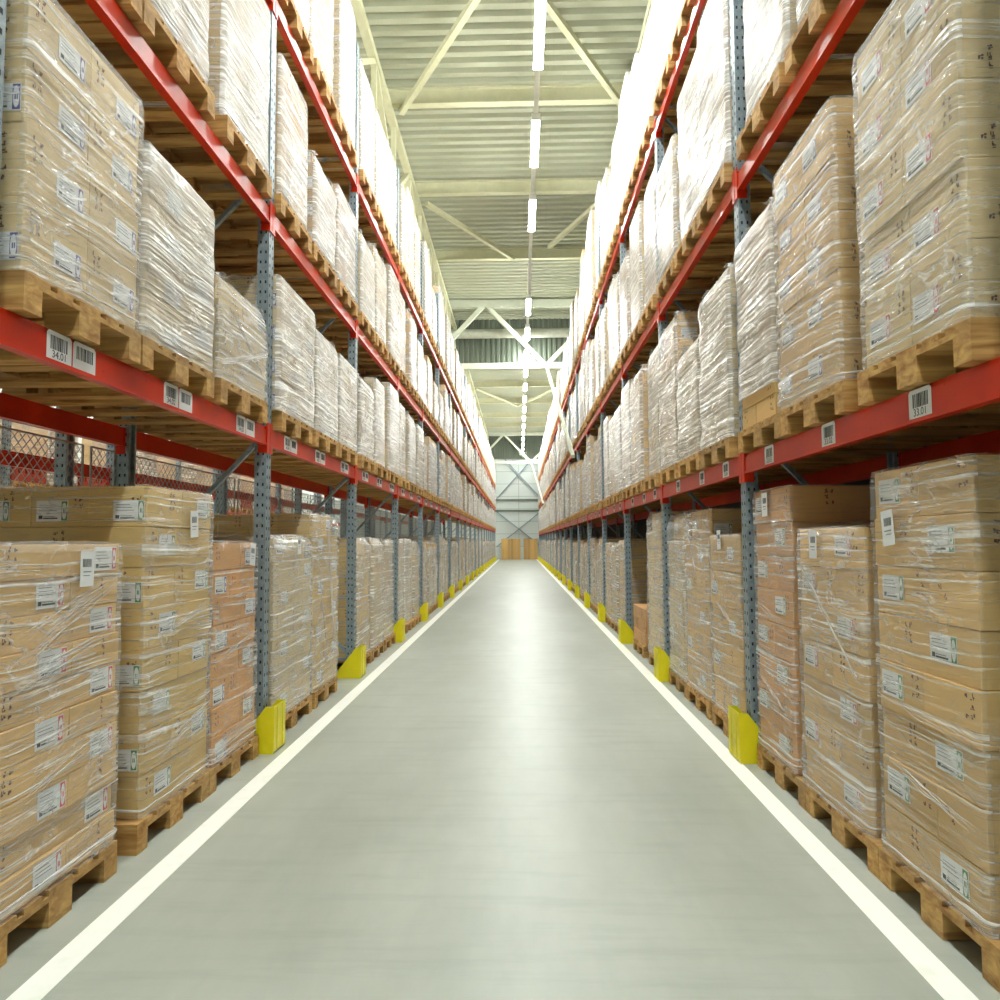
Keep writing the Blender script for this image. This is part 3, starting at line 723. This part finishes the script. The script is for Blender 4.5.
for s in (-1, 1):
    for bay in range(NB):
        y0 = POST[s]+bay*PITCH
        for lv in range(4):
            z = base_z(s, lv); xf = XG[s] if lv == 0 else XU[s]
            key = (s, bay) if lv == 0 else ((s, 'ab'[bay]) if lv == 1 and bay < 2 else None)
            if lv == 3 and bay == 0: continue
            spec = NEAR.get(key)
            if spec is None:
                spec = []
                for pos in range(3):
                    w = rr.choice((.62, .68, .72, .78)) if lv else rr.choice((.68, .74, .76)); yy = y0+(.225+pos*.845 if lv == 0 else .115+pos*.875)+rr.uniform(-.02, .02)
                    if lv == 0: top = rr.choice((1.46, 1.5, 1.52, 1.54, 1.62))
                    else:
                        lim = (BEAM[s][lv]-BH-.12) if lv < 3 else (7.55 if s < 0 else rr.choice((7.7, 8.1, 8.45)))
                        top = lim-rr.choice((.02, .08, .15, .3, .42))
                        if lv == 3 and bay > 6: top = min(top, 7.85)
                    spec.append((yy, w, top, dict(desc=rr.choice(('pale wrapped carton load', 'white wrapped carton load')) if lv else 'tan wrapped carton load',
                                 style=rr.choice(('slim', 'mid', 'tall', 'big')) if lv else rr.choice(('mid', 'big', 'tall')), tint=rr.choice(('cream', 'tan', 'grey', 'pink')) if lv else rr.choice(('tan', 'olive', 'cream')),
                                 cover=rr.uniform(.26, .4) if lv else rr.uniform(.2, .3), streak=rr.uniform(.75, .95) if lv else .75, lab=rr.choice(('p', 'r', 'g', None)), amp=rr.uniform(.008, .016),
                                 side_lab=rr.choice((None, ('p', 0), ('', 0))))))
            lo_ = y0+(.205 if lv == 0 and bay else .062); plo = lo_; hi_ = y0+PITCH-(.095 if lv == 0 else .062)
            for pos, (yy, w, top, kw) in enumerate(spec):
                yy = max(yy, lo_+.015); w = min(w, hi_-.015-yy); lo_ = yy+w+(.05 if kw.get('amp', .006) > .009 or lv == 3 else .034)
                kw = dict(kw); desc = kw.pop('desc'); H = top-z-PH-.005
                W = .8 if w < .95 else 1.0
                yp = min(max(yy+(w-W)/2, plo), hi_-W)
                if len(spec) == 3: yp = min(yp, hi_-W-(2-pos)*(W+.005))
                plo = yp+W+.004
                ptxt = lab_text('wooden pallet', s, lv, bay, pos); g1 = grp('pallets', s, lv); g2 = grp('wrapped loads', s, lv)
                if bay < 12:
                    pallet(xf+s*.0, yp, z, s, ptxt, g1, W, detail=(bay < 2 and lv < 2) or (bay < 2 and lv == 2))
                    txt = lab_text(desc, s, lv, bay, pos)
                    if len(txt.split()) > 16: txt = '%s %s, %s, %s bay' % (desc, LEV[lv], NAME[s], ORD[bay])
                    if len(txt.split()) > 16: txt = '%s, %s, %s' % (desc, NAME[s], 'floor' if lv == 0 else 'first beam')
                    if bay < 4:
                        ins = rr.choice((0, .02, .05)) if spec is not NEAR.get(key) else 0
                        wrapped_load(xf+s*(.015+ins), yy, z+PH, s, w, H, txt, g2, detail=2 if bay < 2 and lv < 3 else 1, **kw)
                    else:
                        var = rr.randrange(8) + (10 if lv == 0 else 0)
                        o = link('wrapped_load', far_load_mesh(var, s), None, (xf+s*(.015+rr.choice((0, .03, .07))), yy, z+PH+.0025)); o.scale = (1, w/.82, H)
                        tag(o, txt, 'wrapped load', g2)
                else:
                    far_stuff.append((xf+s*.015, yy, z+PH+.0025, s, w, H, rr.randrange(8)+(10 if lv == 0 else 0))); pal_stuff.append((xf, yp, z+.0015, s, W))
# remaining loads: the far end of both racks and the row standing back to back behind the left rack
for lv in (2, 3):
    for k in range(30):
        y = POST[-1]+(k//3-.0)*PITCH+.10+(k % 3)*.87; z = base_z(-1, lv); top = (BEAM[-1][lv]-BH-.22) if lv < 3 else 7.4
        far_stuff.append((-3.42, y, z+PH+.0025, -1, .84, top-z-PH, rr.randrange(8))); pal_stuff.append((-3.40, y, z+.0015, -1, .8))
def merged(name, items, label, cat):
    b = MB(); mats = []
    vs, fs, ms, uvs = [], [], [], []
    for it, me, sc in items:
        i = len(vs); vs += [(v.co.x*sc[0]+it[0], v.co.y*sc[1]+it[1], v.co.z*sc[2]+it[2]) for v in me.vertices]
        L = me.uv_layers.active
        mi = []
        for m_ in me.materials:
            if m_ not in mats: mats.append(m_)
            mi.append(mats.index(m_))
        for p in me.polygons:
            fs.append([i+k for k in p.vertices]); ms.append(mi[p.material_index]); uvs.append([tuple(L.data[l].uv) for l in p.loop_indices] if L else None)
    me = D.meshes.new(name); me.from_pydata(vs, [], fs)
    for m_ in mats: me.materials.append(m_)
    for p, k in zip(me.polygons, ms): p.material_index = k
    if any(uvs):
        L = me.uv_layers.new(name='UVMap').data
        for p, u in zip(me.polygons, uvs):
            if u:
                for li, c in zip(p.loop_indices, u): L[li].uv = c
    o = link(name, me); tag(o, label, cat); o['kind'] = 'stuff'; return o
merged('wrapped_load', [(it, far_load_mesh(it[6], it[3]), (1, it[4]/.82, it[5])) for it in far_stuff], 'remaining wrapped loads at the far rack ends and in the row behind the left rack', 'wrapped loads')
for s in (-1, 1):
    for W in (.8, 1.0):
        if (s, W, False) not in PAL: pass
merged('pallet', [(it, PAL[(it[3], .8, False)], (1, 1, 1)) for it in pal_stuff], 'remaining pallets at the far rack ends and in the row behind the left rack', 'pallets')
# ------------------------------------------------------------------ rear beams of the back to back row, fence and next aisle
rb = thing('pallet_rack', 'rack standing back to back with the left rack, dark red beams behind wire mesh', 'rack', (-3.38, POST[-1], 0))
um2 = upright_mesh(7.3, 1); bm2 = beam_mesh(-1)
for k in range(11):
    link('upright', um2, rb, (-1.28, k*PITCH, 0)); link('upright', um2, rb, (-.02, k*PITCH, 0))
for lv in range(3):
    for k in range(10):
        link('beam', bm2, rb, (-1.24, k*PITCH, BEAM[-1][lv]))
        if lv: link('beam', bm2, rb, (-.02, k*PITCH, BEAM[-1][lv]))
def mesh_panel(Wd, z0, z1):
    b = MB(); st = .075; h = z1-z0; w = .0016
    k = -int(h/st)-1
    while k*st < Wd:
        for sg in (1, -1):
            pts = []
            ya, yb = k*st, k*st+h
            za, zb = z0, z1
            if ya < 0: za += -ya; ya = 0
            if yb > Wd: zb -= yb-Wd; yb = Wd
            if yb-ya > .02:
                if sg < 0: za, zb = z0+z1-za, z0+z1-zb
                b.bar((sg*.002, ya, za), (sg*.002, yb, zb), .004, .004)
        k += 1
    for z in (z0, z1): b.bar((0, 0, z), (0, Wd, z), .012)
    for y in (0, Wd): b.bar((0, y, z0), (0, y, z1), .012)
    return b.mesh('wire_mesh_panel', ['wire'])
wm = mesh_panel(2.7, .35, 2.22)
for k in range(9):
    o = link('wire_mesh_panel', wm, None, (-3.19, POST[-1]+.05+k*PITCH, 0))
    tag(o, 'wire mesh panel fixed behind the %s bay of the left rack' % ORD[k], 'mesh panel', 'wire mesh panels behind the left rack')
# next aisle: a rack with red crates and pale loads seen through the mesh
XC = -7.9
rc_ = thing('pallet_rack', 'pale lit rack across the next aisle, seen through the wire mesh', 'rack', (XC, 8.0, 0))
um3 = upright_mesh(7.3, -1); bm3 = beam_mesh(-1); br3 = frame_brace(-1, 7.3, 1.1)
for k in range(10):
    link('upright', um3, rc_, (0, k*PITCH, 0)); link('brace', br3, rc_, (0, k*PITCH, 0))
    if k < 9: link('beam', bm3, rc_, (0, k*PITCH, 2.345)); link('beam', bm3, rc_, (-1.1, k*PITCH, 2.345))
cr = MB(); wl, dl, hl = .82, 1.0, .22
for q in range(2):
    z = q*hl; cr.box(0, -dl, 0, wl, z, z+hl*.62)
    for i in range(5): cr.box(-.02*(q % 2), -dl, i*wl/5+.02, i*wl/5+wl/5-.02, z+hl*.62, z+hl*.97)
crm = cr.mesh('red_crate', ['crate'])
k = 0
for bay in range(6):
    for pos in range(3):
        y = 8.0+bay*PITCH+.125+pos*.875; k += 1
        pallet(XC-.02, y, 2.345, -1, 'pallet %s in the %s bay of the rack across the next aisle' % (('at the near end', 'midway', 'at the far end')[pos], ORD[bay]), 'pallets across the next aisle')
        if (bay*3+pos) % 5 in (0, 1, 3):
            o = link('red_crate', crm, None, (XC-.03, y, 2.345+PH+.003)); tag(o, 'red crate block %s of the %s bay across the next aisle' % (('at the near end', 'midway', 'at the far end')[pos], ORD[bay]), 'crate', 'red crates across the next aisle')
        else:
            o = link('pale_load', far_load_mesh(k % 8, -1), None, (XC-.03, y, 2.345+PH+.003)); o.scale = (1, .95, 1.25)
            tag(o, 'pale load %s of the %s bay across the next aisle' % (('at the near end', 'midway', 'at the far end')[pos], ORD[bay]), 'wrapped load', 'pale loads across the next aisle')

# ------------------------------------------------------------------ tall boxes leaning by the end wall
xs = -1.45
for i, (w, gap, d) in enumerate(((.26, .0, 0), (.24, .01, .02), (.25, .01, .0), (.24, .0, .03), (.27, .01, .0), (.28, .26, .01), (.28, .01, 0), (.25, .01, .04), (.3, .01, 0), (.28, 0, .02))):
    h = 1.68+.03*math.sin(i*2.1); me = carton_mesh(w-.01, .5, h, 1, 7)
    o = link('tall_carton', me, None, (xs, 58.9-d, 0.002), 0, tuple(c*(.95+.12*math.sin(i*1.7)) for c in rgb(222, 176, 104)[:3])+(1,))
    o.rotation_euler = (0, 0, -PI/2); o.location = (xs, 58.9-d, .002)
    tag(o, 'tall brown carton standing before the end wall, %s of the line' % ORD[i], 'carton', 'tall cartons by the end wall')
    xs += w+gap

# ------------------------------------------------------------------ camera and view
f = 714.0; vx, vy, roll = 519.0, 541.0, math.radians(.4)
d = Vector((vx-500, -(vy-500), -f)).normalized(); up = Vector((-math.sin(roll), math.cos(roll), 0))
up = (up-d*up.dot(d)).normalized(); x = d.cross(up)
R = Matrix(((x.x, x.y, x.z), (d.x, d.y, d.z), (up.x, up.y, up.z)))   # world from camera
cam = D.cameras.new('camera'); cam.sensor_width = 36; cam.lens = 36*f/1000; cam.clip_start = .05; cam.clip_end = 200
co = D.objects.new('camera', cam); COL.objects.link(co); co.matrix_world = Matrix.Translation((0, 0, 1.5)) @ R.to_4x4(); SC.camera = co
w = D.worlds.new('world'); SC.world = w; w.use_nodes = True
w.node_tree.nodes['Background'].inputs[0].default_value = (.9, .92, .85, 1); w.node_tree.nodes['Background'].inputs[1].default_value = .0
vs = SC.view_settings; vs.view_transform = 'Standard'; vs.look = 'None'; vs.gamma = 1; vs.exposure = 0.0; vs.use_curve_mapping = False
SC.cycles.use_denoising = True; SC.cycles.max_bounces = 10; SC.cycles.diffuse_bounces = 3; SC.cycles.transparent_max_bounces = 16; SC.cycles.sample_clamp_indirect = 6
